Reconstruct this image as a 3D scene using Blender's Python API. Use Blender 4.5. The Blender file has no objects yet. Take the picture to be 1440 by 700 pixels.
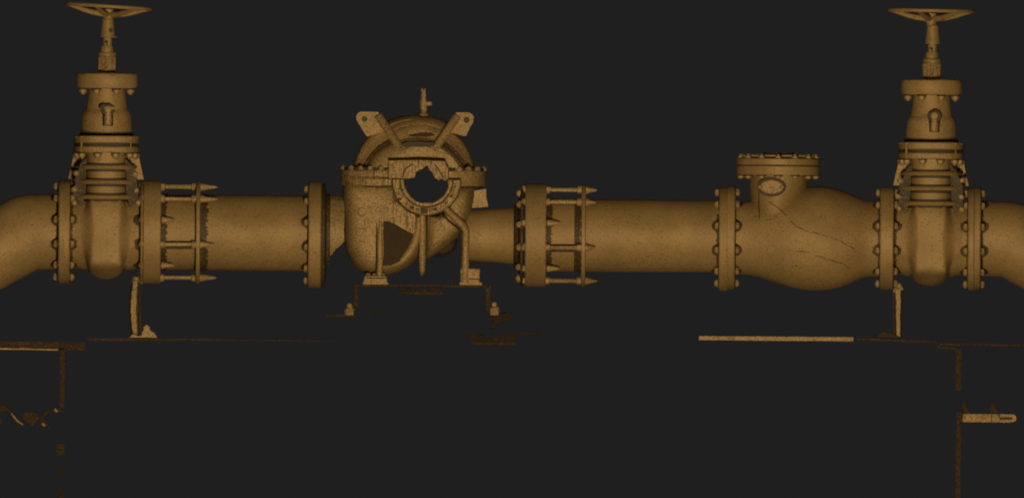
import bpy, bmesh, math, random
from mathutils import Vector, Matrix, noise
random.seed(7)
C = bpy.context.scene.collection
sc = bpy.context.scene
PI = math.pi
S = 240.0                       # photo pixels per metre
ROLL = 0.0080                   # the whole survey view is turned very slightly clockwise
LEV = 478.0                     # floor level in the picture, at mid frame

# ---------------- camera ----------------
cam = bpy.data.cameras.new('camera'); cam.type = 'ORTHO'; cam.ortho_scale = 1440.0/S
cam.clip_start = 0.1; cam.clip_end = 200
cam_o = bpy.data.objects.new('camera', cam); C.objects.link(cam_o)
cam_o.location = (0, -12, (LEV-350)/S)
cam_o.rotation_euler = (PI/2, -ROLL, 0)
sc.camera = cam_o
# ---------------- background ----------------
w = bpy.data.worlds.new('World'); sc.world = w; w.use_nodes = True
bgn = w.node_tree.nodes['Background']; bgn.inputs[0].default_value = (0.0138, 0.0138, 0.0138, 1); bgn.inputs[1].default_value = 1.0
# ---------------- lamps ----------------
def area(name, loc, target, size, power, col):
    l = bpy.data.lights.new(name, 'AREA'); l.shape = 'DISK'; l.size = size; l.energy = power; l.color = col
    o = bpy.data.objects.new(name, l); C.objects.link(o); o.location = loc
    d = Vector(target) - Vector(loc); o.rotation_euler = d.to_track_quat('-Z', 'Y').to_euler()
    return o
area('front_lamp', (0.6, -26, -2.2), (0, 0, .5), 2.6, 4700, (1, .91, .665))
area('top_fill', (0, -1, 16), (0, 0, 0), 6, 55, (1, .70, .30))  # unseen warm fills, top and both sides, added to lift the dark tones
area('left_fill', (-18, -2, 1.0), (0, 0, .5), 6, 55, (1, .70, .30))
area('right_fill', (18, -2, 1.0), (0, 0, .5), 6, 55, (1, .70, .30))
sc.view_settings.view_transform = 'Standard'
try: sc.view_settings.look = 'None'
except Exception: pass
sc.view_settings.exposure = 0; sc.view_settings.gamma = 1
sc.cycles.filter_width = 1.9
sc.cycles.max_bounces = 4

# ---------------- materials ----------------
def scan_mat(name, col, dark=(.030, .014, .003), speck=.3, metal=.28, rough=.64, bump=.25, streak=0.0, blotch=.18, thr=.30, grain=.10, under=0):
    m = bpy.data.materials.new(name); m.use_nodes = True
    nt = m.node_tree; N = nt.nodes; L = nt.links
    b = N['Principled BSDF']; b.inputs['Metallic'].default_value = metal; b.inputs['Roughness'].default_value = rough
    b.inputs['Specular IOR Level'].default_value = .25
    tc = N.new('ShaderNodeTexCoord')
    big = N.new('ShaderNodeTexNoise'); big.inputs['Scale'].default_value = 5; big.inputs['Detail'].default_value = 5
    L.new(tc.outputs['Object'], big.inputs['Vector'])
    clump = N.new('ShaderNodeTexNoise'); clump.inputs['Scale'].default_value = 11; clump.inputs['Detail'].default_value = 3
    L.new(tc.outputs['Object'], clump.inputs['Vector'])
    # point grain: small cells, some of them dark
    vo = N.new('ShaderNodeTexVoronoi'); vo.inputs['Scale'].default_value = 105; vo.feature = 'F1'
    L.new(tc.outputs['Object'], vo.inputs['Vector'])
    sep = N.new('ShaderNodeSeparateColor'); L.new(vo.outputs['Color'], sep.inputs[0])
    # dark if random value < thr * clump
    mr = N.new('ShaderNodeMapRange'); mr.inputs[1].default_value = .40; mr.inputs[2].default_value = .68
    mr.inputs[3].default_value = thr*.12; mr.inputs[4].default_value = thr
    L.new(clump.outputs['Fac'], mr.inputs[0])
    lt = N.new('ShaderNodeMath'); lt.operation = 'LESS_THAN'; L.new(sep.outputs[0], lt.inputs[0]); L.new(mr.outputs[0], lt.inputs[1])
    if under:                       # more dark specks low on the belly of a pipe
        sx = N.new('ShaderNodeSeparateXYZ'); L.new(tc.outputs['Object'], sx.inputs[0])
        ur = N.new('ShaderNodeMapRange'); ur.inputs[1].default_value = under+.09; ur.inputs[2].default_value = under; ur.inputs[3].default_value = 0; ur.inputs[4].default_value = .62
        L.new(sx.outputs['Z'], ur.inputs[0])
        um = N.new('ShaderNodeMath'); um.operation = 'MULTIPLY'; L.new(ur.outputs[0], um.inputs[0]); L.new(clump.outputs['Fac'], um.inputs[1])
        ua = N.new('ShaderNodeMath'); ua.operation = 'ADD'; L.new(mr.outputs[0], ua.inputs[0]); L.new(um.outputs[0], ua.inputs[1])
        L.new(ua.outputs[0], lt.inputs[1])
    near = N.new('ShaderNodeMapRange'); near.inputs[1].default_value = .25; near.inputs[2].default_value = .55
    near.inputs[3].default_value = 1; near.inputs[4].default_value = 0
    L.new(vo.outputs['Distance'], near.inputs[0])
    mu = N.new('ShaderNodeMath'); mu.operation = 'MULTIPLY'; L.new(lt.outputs[0], mu.inputs[0]); L.new(near.outputs[0], mu.inputs[1])
    mu2 = N.new('ShaderNodeMath'); mu2.operation = 'MULTIPLY'; L.new(mu.outputs[0], mu2.inputs[0]); mu2.inputs[1].default_value = speck
    fac = mu2.outputs[0]
    if streak > 0:
        mp = N.new('ShaderNodeMapping'); mp.inputs['Scale'].default_value = (150, 150, 14)
        L.new(tc.outputs['Object'], mp.inputs['Vector'])
        sn = N.new('ShaderNodeTexNoise'); sn.inputs['Scale'].default_value = 1; sn.inputs['Detail'].default_value = 2
        L.new(mp.outputs[0], sn.inputs['Vector'])
        sr = N.new('ShaderNodeMapRange'); sr.inputs[1].default_value = .48; sr.inputs[2].default_value = .62; sr.inputs[4].default_value = streak
        L.new(sn.outputs['Fac'], sr.inputs[0])
        mx = N.new('ShaderNodeMath'); mx.operation = 'MAXIMUM'; L.new(fac, mx.inputs[0]); L.new(sr.outputs[0], mx.inputs[1]); fac = mx.outputs[0]
    br = N.new('ShaderNodeMapRange'); br.inputs[1].default_value = .3; br.inputs[2].default_value = .7
    br.inputs[3].default_value = 1-blotch; br.inputs[4].default_value = 1+blotch*.5
    L.new(big.outputs['Fac'], br.inputs[0])
    sc1 = N.new('ShaderNodeVectorMath'); sc1.operation = 'SCALE'; sc1.inputs[0].default_value = col; L.new(br.outputs[0], sc1.inputs['Scale'])
    mix = N.new('ShaderNodeMix'); mix.data_type = 'RGBA'
    L.new(fac, mix.inputs['Factor']); L.new(sc1.outputs[0], mix.inputs['A']); mix.inputs['B'].default_value = (*dark, 1)
    L.new(mix.outputs['Result'], b.inputs['Base Color'])
    fn = N.new('ShaderNodeTexNoise'); fn.inputs['Scale'].default_value = 75; fn.inputs['Detail'].default_value = 3
    L.new(tc.outputs['Object'], fn.inputs['Vector'])
    gr = N.new('ShaderNodeTexNoise'); gr.inputs['Scale'].default_value = 110; gr.inputs['Detail'].default_value = 2
    L.new(tc.outputs['Object'], gr.inputs['Vector'])
    gm = N.new('ShaderNodeMapRange'); gm.inputs[1].default_value = .38; gm.inputs[2].default_value = .62
    gm.inputs[3].default_value = 1-grain; gm.inputs[4].default_value = 1+grain*.7; L.new(gr.outputs['Fac'], gm.inputs[0])
    gb = N.new('ShaderNodeMath'); gb.operation = 'MULTIPLY'; L.new(br.outputs[0], gb.inputs[0]); L.new(gm.outputs[0], gb.inputs[1])
    L.new(gb.outputs[0], sc1.inputs['Scale'])
    bp = N.new('ShaderNodeBump'); bp.inputs['Strength'].default_value = bump; bp.inputs['Distance'].default_value = .006
    L.new(fn.outputs['Fac'], bp.inputs['Height']); L.new(bp.outputs[0], b.inputs['Normal'])
    return m
OC = (.300, .169, .054)
MAT = {
 'paint':  scan_mat('ochre_painted_iron', OC, speck=.5, thr=.26, metal=.26, rough=.64),
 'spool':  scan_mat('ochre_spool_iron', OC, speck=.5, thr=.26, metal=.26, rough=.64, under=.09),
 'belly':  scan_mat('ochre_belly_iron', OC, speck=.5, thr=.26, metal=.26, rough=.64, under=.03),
 'valve':  scan_mat('ochre_valve_iron', (.30, .169, .054), speck=.55, thr=.26, metal=.26, rough=.64),
 'rough':  scan_mat('ochre_grainy_iron', (.31, .177, .058), speck=.7, thr=.60, bump=.4, grain=.24),
 'striped':scan_mat('streaked_iron', (.36, .205, .068), speck=.7, thr=.6, bump=.5, streak=.66, grain=.3),
 'nut':    scan_mat('bolt_steel', (.32, .185, .064), speck=.5, thr=.3, bump=.5, grain=.25),
 'bright': scan_mat('pale_tan_steel', (.325, .185, .062), speck=.6, thr=.45, bump=.5, grain=.22),
 'dark_speckle':  scan_mat('dark_shade_speckle', (.060, .032, .0095), dark=(.19, .105, .034), speck=.75, thr=.55, bump=.6, blotch=.35, metal=.1),  # speckled dark tone for painted shade bands and other dark parts
 'line':   scan_mat('dark_gap_shade', (.050, .026, .007), dark=(.012, .006, .002), speck=.5, thr=.5, metal=.1),  # dark tone for gaps and for drawn shade outlines
 'brown':  scan_mat('dark_brown_concrete', (.048, .0220, .0044), dark=(.15, .075, .02), speck=.6, thr=.16, grain=.4, metal=0, rough=.9, bump=.3),  # dark tone stands in for unlit faces of edge-on sheets
 'faint':  scan_mat('faint_brown_concrete', (.026, .0135, .0042), dark=(.012, .008, .003), speck=.6, thr=.6, metal=0, rough=.9, bump=.3, grain=.3),
 'web':    scan_mat('dark_brown_casting', (.046, .024, .0075), dark=(.02, .011, .003), speck=.5, thr=.3, metal=0, rough=.9, bump=.3),
}

# ---------------- placing ----------------
AN = [0.0, 0.0]
def world(px, py, d=0.0):
    dx, dy = px-720, 350-py
    c, s = math.cos(ROLL), math.sin(ROLL)
    return Vector(((c*dx - s*dy)/S, d/S, (LEV-350)/S + (c*dy + s*dx)/S))
def props(o, label=None, cat=None, group=None, kind=None):
    if label: o['label'] = label
    if cat: o['category'] = cat
    if group: o['group'] = group
    if kind: o['kind'] = kind
def thing(name, ax, ay, label, cat, group=None):
    AN[0], AN[1] = ax, ay
    o = bpy.data.objects.new(name, None); C.objects.link(o); o.empty_display_size = .1
    o.location = world(ax, ay); props(o, label, cat, group)
    return o
def anchor(ax, ay): AN[0], AN[1] = ax, ay

class MB:
    """collects shapes in photo pixels (x, depth, y-down) and links them as one mesh"""
    def __init__(s): s.bm = bmesh.new()
    def v(s, x, d, y): return s.bm.verts.new((x, d, y))
    def rings(s, rs, closed=True, cap0=False, cap1=False, loop=False, mi=0, keep=None):
        V = [[s.v(*p) for p in r] for r in rs]; n = len(V[0])
        def f(vs):
            u = []
            for q in vs:
                if not u or q is not u[-1]: u.append(q)
            try: fc = s.bm.faces.new(u); fc.material_index = mi
            except ValueError: pass
        m = len(V)
        for i in range(m if loop else m-1):
            a, b = V[i], V[(i+1) % m]
            for j in range(n if closed else n-1):
                k = (j+1) % n
                if keep:
                    c = [(a[j].co[t]+a[k].co[t]+b[j].co[t]+b[k].co[t])/4 for t in range(3)]
                    if not keep(*c): continue
                f([a[j], a[k], b[k], b[j]])
        if cap0: f(V[0])
        if cap1: f(V[-1])
        return s
    def lathe(s, prof, o, axis='x', seg=48, mi=0, cap=True, wob=0, a0=0, keep=None):
        """prof: (t, r) along the axis; o: (x, d, y) of the axis start"""
        rs = []
        for t, r in prof:
            ring = []
            for i in range(seg):
                a = a0 + 2*PI*i/seg; rr = max(r, .05)
                if wob: rr *= 1 + wob*(random.random()-.5)
                u, v = rr*math.cos(a), rr*math.sin(a)
                if axis == 'x': p = (o[0]+t, o[1]+u, o[2]+v)
                elif axis == 'y': p = (o[0]+u, o[1]+t, o[2]+v)
                else: p = (o[0]+u, o[1]+v, o[2]+t)
                ring.append(p)
            rs.append(ring)
        return s.rings(rs, cap0=cap, cap1=cap, mi=mi, keep=keep)
    def box(s, x0, x1, y0, y1, d0, d1, mi=0, bev=0):
        if bev:
            return s.prism([(x0+bev, y0), (x1-bev, y0), (x1, y0+bev), (x1, y1-bev), (x1-bev, y1), (x0+bev, y1), (x0, y1-bev), (x0, y0+bev)], d0, d1, mi, bev)
        return s.prism([(x0, y0), (x1, y0), (x1, y1), (x0, y1)], d0, d1, mi)
    def prism(s, poly, d0, d1, mi=0, bev=0):
        if not bev: return s.rings([[(x, d0, y) for x, y in poly], [(x, d1, y) for x, y in poly]], cap0=True, cap1=True, mi=mi)
        cx = sum(p[0] for p in poly)/len(poly); cy = sum(p[1] for p in poly)/len(poly)
        def sh(p):
            dx, dy = p[0]-cx, p[1]-cy; l = math.hypot(dx, dy) or 1
            return (p[0]-dx/l*bev, p[1]-dy/l*bev)
        ins = [sh(p) for p in poly]
        return s.rings([[(x, d0, y) for x, y in ins], [(x, d0+bev, y) for x, y in poly], [(x, d1-bev, y) for x, y in poly], [(x, d1, y) for x, y in ins]], cap0=True, cap1=True, mi=mi)
    def plan(s, poly, y0, y1, mi=0, bev=0):
        """poly in (x, depth), extruded up and down"""
        if not bev: return s.rings([[(x, d, y0) for x, d in poly], [(x, d, y1) for x, d in poly]], cap0=True, cap1=True, mi=mi)
        cx = sum(p[0] for p in poly)/len(poly); cy = sum(p[1] for p in poly)/len(poly)
        def sh(p):
            dx, dy = p[0]-cx, p[1]-cy; l = math.hypot(dx, dy) or 1
            return (p[0]-dx/l*bev, p[1]-dy/l*bev)
        ins = [sh(p) for p in poly]
        return s.rings([[(x, d, y0) for x, d in ins], [(x, d, y0+bev) for x, d in poly], [(x, d, y1-bev) for x, d in poly], [(x, d, y1) for x, d in ins]], cap0=True, cap1=True, mi=mi)
    def tube(s, pts, r, seg=10, mi=0, cap=True, flat=1.0):
        P = [Vector(p) for p in pts]; rs = []; n = len(P); up = None
        for i, p in enumerate(P):
            t = (P[min(i+1, n-1)] - P[max(i-1, 0)]).normalized()
            if up is None:
                up = Vector((0, 1, 0)) if abs(t.y) < .9 else Vector((1, 0, 0))
            u = (up - t*up.dot(t)).normalized(); up = u; q = t.cross(u)
            rr = r[i] if isinstance(r, (list, tuple)) else r
            rs.append([tuple(p + u*math.cos(2*PI*j/seg)*rr*flat + q*math.sin(2*PI*j/seg)*rr) for j in range(seg)])
        return s.rings(rs, cap0=cap, cap1=cap, mi=mi)
    def pillow(s, outline, cen, D, p=3, n=9, mi=0, back=None):
        """a swollen plate: the outline bulges to depth -D in front and +back behind"""
        rs = []
        ss = [0.02+.98*math.sin(PI/2*i/n) for i in range(n+1)]
        for k in ss: rs.append([(cen[0]+(x-cen[0])*k, -D*max(0, 1-k**p)**(1/2), cen[1]+(y-cen[1])*k) for x, y in outline])
        B = back if back is not None else D
        for k in reversed(ss[:-1]): rs.append([(cen[0]+(x-cen[0])*k, B*max(0, 1-k**p)**(1/2), cen[1]+(y-cen[1])*k) for x, y in outline])
        return s.rings(rs, cap0=True, cap1=True, mi=mi)
    def rough(s, amp, scale=.15, seed=0):
        for v in s.bm.verts:
            p = Vector(v.co)*scale + Vector((seed*9.1, 3.3, 1.7))
            v.co += Vector((noise.noise(p), noise.noise(p+Vector((31, 7, 5))), noise.noise(p+Vector((3, 57, 15)))))*amp
        return s
    def cut(s, n=1):
        bmesh.ops.subdivide_edges(s.bm, edges=s.bm.edges[:], cuts=n, use_grid_fill=True); return s
    def build(s, name, mats, parent=None, label=None, angle=38, at=None):
        if not isinstance(mats, (list, tuple)): mats = [mats]
        ax, ay = at if at else AN
        bmesh.ops.remove_doubles(s.bm, verts=s.bm.verts, dist=.01)
        for v in s.bm.verts:
            x, d, y = v.co; v.co = ((x-ax)/S, d/S, (ay-y)/S)
        bmesh.ops.recalc_face_normals(s.bm, faces=s.bm.faces)
        me = bpy.data.meshes.new(name); s.bm.to_mesh(me); s.bm.free()
        for m in mats: me.materials.append(MAT[m])
        me.polygons.foreach_set('use_smooth', [True]*len(me.polygons)); me.set_sharp_from_angle(angle=math.radians(angle))
        o = bpy.data.objects.new(name, me); C.objects.link(o)
        if parent: o.parent = parent
        else: o.location = world(ax, ay)
        if label: o['label'] = label
        return o

# ---------------- shared pieces ----------------
def bolt_mesh(L, left=True, right=True, stub_l=3, stub_r=3, k=1.0):
    """a stud through a joint of width L, nut (hexagon on a dark outline disc) at each end; centred on the joint's left face"""
    b = MB()
    lo = -(5.5*k+stub_l) if left else 1; hi = L+5.5*k+stub_r if right else L-1
    b.lathe([(lo, .6), (lo+1, 2.4*k), (hi-1, 2.4*k), (hi, .6)], (0, 0, 0), 'x', 10)
    if left:
        b.lathe([(-.1, 8.2*k), (-1.5, 7.8*k)], (0, 0, 0), 'x', 16, mi=1)  # oversized dark disc paints a shaded outline behind the nut
        b.lathe([(-1.2, 5.8*k), (-4.6*k, 5.2*k), (-6*k, 3.6*k)], (0, 0, 0), 'x', 6, a0=random.random())
    if right:
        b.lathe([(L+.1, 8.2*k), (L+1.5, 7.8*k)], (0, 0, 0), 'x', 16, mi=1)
        b.lathe([(L+1.2, 5.8*k), (L+4.6*k, 5.2*k), (L+6*k, 3.6*k)], (0, 0, 0), 'x', 6, a0=random.random())
    return b
ANG12 = [15+30*k for k in range(12)]
def ring_bolts(parent, x, cy, R, L, angs=ANG12, **kw):
    """one mesh, placed round the joint as separate bolts"""
    m = bolt_mesh(L, **kw).build('bolt', ['nut', 'line'], parent, at=(0, 0))
    for i, a in enumerate(angs):
        o = m if i == 0 else m.copy()
        if i: C.objects.link(o); o.parent = parent
        r = math.radians(a)
        o.location = ((x-AN[0])/S, -R*math.cos(r)/S, (AN[1]-(cy+R*math.sin(r)))/S)
def flange(x0, x1, cy, R, parent, mat='valve', r0=53, hub0=0, hub1=0, bev=1.6, name='flange', label=None, groove=False, b0=None, b1=None):
    b = MB(); pr = []
    if hub0: pr += [(x0-hub0, r0), (x0-hub0*.4, r0+3), (x0, r0+9)]
    else: pr += [(x0, r0-6)]
    b0 = bev if b0 is None else b0; b1 = bev if b1 is None else b1
    pr += [(x0, R-b0), (x0+b0, R)]
    if groove:
        m = (x0+x1)/2; pr += [(m-.8, R), (m-.5, R-2.5), (m+.5, R-2.5), (m+.8, R)]
    pr += [(x1-b1, R), (x1, R-b1)]
    if hub1: pr += [(x1, r0+9), (x1+hub1*.4, r0+3), (x1+hub1, r0)]
    else: pr += [(x1, r0-6)]
    b.lathe([(t, r) for t, r in pr], (0, 0, cy), 'x', 72)
    return b.build(name, mat, parent, label=label)
def shade_collar(x, dr, r, parent, cy, wid=3.5, bump=8, Rb=66, angs=ANG12, name='shade_band', mat='dark_speckle', lift=.7):
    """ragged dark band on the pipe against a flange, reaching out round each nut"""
    b = MB()  # paints the dark halo of shade beside flanges and nuts
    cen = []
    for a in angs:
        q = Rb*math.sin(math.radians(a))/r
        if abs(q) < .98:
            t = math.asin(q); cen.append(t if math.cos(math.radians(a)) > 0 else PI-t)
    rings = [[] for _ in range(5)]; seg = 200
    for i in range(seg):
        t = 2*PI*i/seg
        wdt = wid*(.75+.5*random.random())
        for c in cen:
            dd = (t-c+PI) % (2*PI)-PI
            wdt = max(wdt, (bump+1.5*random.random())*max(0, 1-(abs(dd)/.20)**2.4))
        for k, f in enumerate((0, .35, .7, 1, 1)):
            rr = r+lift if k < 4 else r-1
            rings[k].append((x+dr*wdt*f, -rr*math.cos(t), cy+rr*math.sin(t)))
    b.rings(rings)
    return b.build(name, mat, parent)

# =====================================================================
# floor, pit and ground pieces
# =====================================================================
def slab(name, pts_top, thick, d0, d1, mat, label=None, cat=None, kind=None, rough=0, seed=0, end=None):
    """a thin sheet following a profile (x, y) in the section, running in depth"""
    anchor(*pts_top[0]); b = MB()
    P = []
    for (xa, ya), (xb, yb) in zip(pts_top, pts_top[1:]):
        n = max(1, int(max(abs(xb-xa), abs(yb-ya))/6))
        for i in range(n): P.append((xa+(xb-xa)*i/n, ya+(yb-ya)*i/n))
    P.append(pts_top[-1])
    rs = []
    for i, (x, y) in enumerate(P):
        a = P[max(i-1, 0)]; c = P[min(i+1, len(P)-1)]
        tx, ty = c[0]-a[0], c[1]-a[1]; l = math.hypot(tx, ty) or 1; nx, ny = -ty/l, tx/l
        th = thick(x, y) if callable(thick) else thick
        j = rough*noise.noise(Vector((x*.11, y*.11, seed))); j2 = rough*noise.noise(Vector((x*.13, y*.13, seed+9)))
        rs.append([(x+nx*j, d0, y+ny*j), (x+nx*j, d1, y+ny*j), (x+nx*(th+j2), d1, y+ny*(th+j2)), (x+nx*(th+j2), d0, y+ny*(th+j2))])
    b.rings(rs, cap0=True, cap1=True)
    o = b.build(name, mat)
    props(o, label, cat, None, kind)
    return o
slab('floor', [(-120, 479.5), (120, 479)], lambda x, y: 11+1.2*math.sin(x*.4), -16, 260, 'brown', kind='structure', rough=1.2)
slab('floor', [(120.5, 475.5), (205, 475), (245, 475.6)], 3.2, -16, 260, 'brown', kind='structure', rough=.8, seed=3)
slab('floor', [(245.5, 475.6), (330, 476.5), (470, 477.2)], lambda x, y: max(1.0, 2.4-(x-245)*.006), -16, 260, 'brown', kind='structure', rough=.7, seed=4)
slab('floor', [(-60, 488.6), (30, 489), (84, 489.6)], lambda x, y: max(.3, 1.7+1.6*noise.noise(Vector((x*.5, 1, 1)))), -19, -15, 'bright', kind='structure', rough=.8, seed=8)
slab('floor', [(1201, 475), (1262, 477), (1316, 478.5), (1320, 486), (1350, 488)], lambda x, y: 2.6, -16, 260, 'brown', kind='structure', rough=.8, seed=5)
slab('floor', [(1322, 482.5), (1560, 484)], lambda x, y: 2.6, -14, 420, 'brown', kind='structure', rough=.6, seed=6)

def tagmesh(o, label, cat, group=None): props(o, label, cat, group); return o
# pit walls
def wall_piece(pts, th, label, seed, extra=0, mat='brown'):
    return slab('pit_wall', pts, th, -40, 240, mat, label, 'wall', rough=1.2, seed=seed)
wall_piece([(91, 491), (91.5, 530), (91, 573)], 6.5, 'long narrow brown wall edge hanging below the left floor slab', 11)
wall_piece([(90, 624), (90.5, 640)], 10, 'small dark brown wall scrap, topmost of the three under the left wall edge', 12)
wall_piece([(89, 655), (89, 668)], 6, 'smallest wall scrap with one pale grain, middle of the three low on the left', 13, mat='faint')
wall_piece([(90, 687), (90, 720)], 9, 'faint brown wall scrap cut by the bottom left of the picture', 14, mat='faint')
wall_piece([(1352, 490), (1352, 549)], 7.5, 'brown wall edge dropping from the stepped floor at right, above the pit bar', 15)
wall_piece([(1352, 580), (1351, 720)], 6.5, 'tall dark brown wall edge below the pit bar at right', 16)

# bright grating plate on the right
anchor(983, 478); b = MB(); n = 55
rs = []
for i in range(n+1):
    x = 983+217*i/n; a = .6*noise.noise(Vector((x*.3, 1, 2))); c = .9*noise.noise(Vector((x*.35, 8, 2)))
    rs.append([(x, -70, 472+a), (x, -71, 475), (x, -70, 478+c), (x, 60, 478+c), (x, 60, 472+a)])
b.rings(rs, cap0=True, cap1=True)
plate = tagmesh(b.build('floor_plate', 'bright'), 'long thin pale tan plate lying on the floor under the check valve', 'plate')
# cover strip below it
# pit bar on the right
pb = thing('pit_bar', 1353, 592, 'short pale tan bar with a slotted end sticking out of the right pit wall', 'bar')
b = MB(); rs = []
for i in range(41):
    x = 1353+69*i/40; a = .7*noise.noise(Vector((x*.25, 5, 2))); c = .8*noise.noise(Vector((x*.3, 9, 2)))
    rs.append([(x, -12, 581.5+a), (x, -14, 587), (x, -12, 593+c), (x, 12, 593+c), (x, 12, 581.5+a)])
b.rings(rs, cap0=True, cap1=True)
b.lathe([(-13, 5.0), (-12, 5.7), (12, 5.7)], (1424, 0, 587), 'y', 20); b.build('bar', 'bright', pb)
b = MB(); b.box(1407, 1424, 585.6, 589.4, -15.5, -11, bev=1); b.build('slot', 'line', pb)
b = MB(); b.box(1393.6, 1395.2, 581, 593, -14.8, -11); b.build('score_mark', 'line', pb)
b = MB(); b.prism([(1403, 581), (1405, 581), (1408, 590), (1406, 590)], -14.9, -11); b.build('score_mark', 'line', pb)
b = MB(); b.prism([(1394, 568), (1397, 566), (1400, 573), (1405, 581), (1392, 581)], -6, 4); b.rough(1.2, .3); b.build('clip', 'brown', pb)
b = MB(); b.prism([(1352, 568), (1357, 566), (1359, 573), (1365, 581), (1354, 580)], -6, 4); b.rough(1.2, .3, 3); b.build('clip', 'brown', pb)
# ragged strands on the left
st = thing('frayed_strands', 2, 572, 'frayed brown strands and scraps strung out left of the left pit wall', 'strands')
b = MB(); b.prism([(-20, 569), (8, 570), (14, 575), (6, 578), (-20, 578)], -10, 10); b.rough(1.5, .2); b.build('strand', 'brown', st)
b = MB(); b.tube([(9, 0, 574), (17, -5, 582), (22, -6, 590), (31, -5, 596)], [1.5, 3, 3.4, 2.2], 7); b.tube([(16, -9, 581), (24, -9, 591), (32, -9, 597)], [.8, 1.2, .9], 6, mi=1); b.rough(1.2, .3); b.build('strand', ['web', 'bright'], st)
b = MB(); b.prism([(30, 584), (40, 579), (52, 580), (55, 588), (46, 598), (36, 592)], -6, 6); b.rough(2.2, .22, 4); b.build('strand', 'brown', st)
b = MB(); b.tube([(72, 0, 576), (64, -3, 580), (58, -3, 586), (62, -4, 594), (70, -3, 601)], [2, 2.4, 2.4, 3, 1.2], 7); b.tube([(59, -8, 594), (64, -8, 598)], 1.6, 6, mi=1); b.rough(1.3, .25, 6); b.build('strand', ['brown', 'bright'], st)
b = MB(); b.tube([(72, -3, 575), (80, -3, 578), (86, -3, 572)], [2, 3, 2.5], 7); b.tube([(77, -8, 574), (80, -8, 578)], 1.7, 6, mi=1); b.rough(1, .25, 7); b.build('strand', ['brown', 'bright'], st)
b = MB(); b.prism([(-10, 588), (1, 589), (3, 595), (-8, 597)], -4, 4); b.rough(1.5, .3, 8); b.build('strand', 'brown', st)

# =====================================================================
# elbows
# =====================================================================
def elbow(name, x0, cy, sgn, label):
    t = thing(name, x0, 478, label, 'elbow', 'pipe elbows at the ends of the line')
    b = MB(); pts = [(x0, 0, cy), (x0+sgn*4, 0, cy)]; px_, py_, a = x0, cy, 0.0
    for leg, turn in ((38, 29), (88, 33), (88, 28), (30, 0)):      # lobster-back bend: straight runs joined by short turns
        px_ += sgn*leg*math.cos(a); py_ += leg*math.sin(a)
        for k in range(4):
            if turn:
                a += math.radians(turn/4); px_ += sgn*3*math.cos(a); py_ += 3*math.sin(a)
            pts.append((px_, 0, py_))
            if not turn: break
    b.tube(pts, 53, 72); b.build('pipe', 'paint', t)
    return t
e = elbow('pipe_elbow', 81, 326, -1, 'brown pipe elbow bending down off the left edge of the picture')
flange(81, 89.3, 326, 72.5, e, r0=53, b1=.15)
shade_collar(80, -1, 53, e, 326, wid=2.4, bump=9.5)
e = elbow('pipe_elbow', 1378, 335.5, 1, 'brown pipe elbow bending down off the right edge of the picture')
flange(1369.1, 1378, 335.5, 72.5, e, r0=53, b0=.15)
shade_collar(1379, 1, 53, e, 335.5, wid=2.4, bump=9.5)

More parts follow.
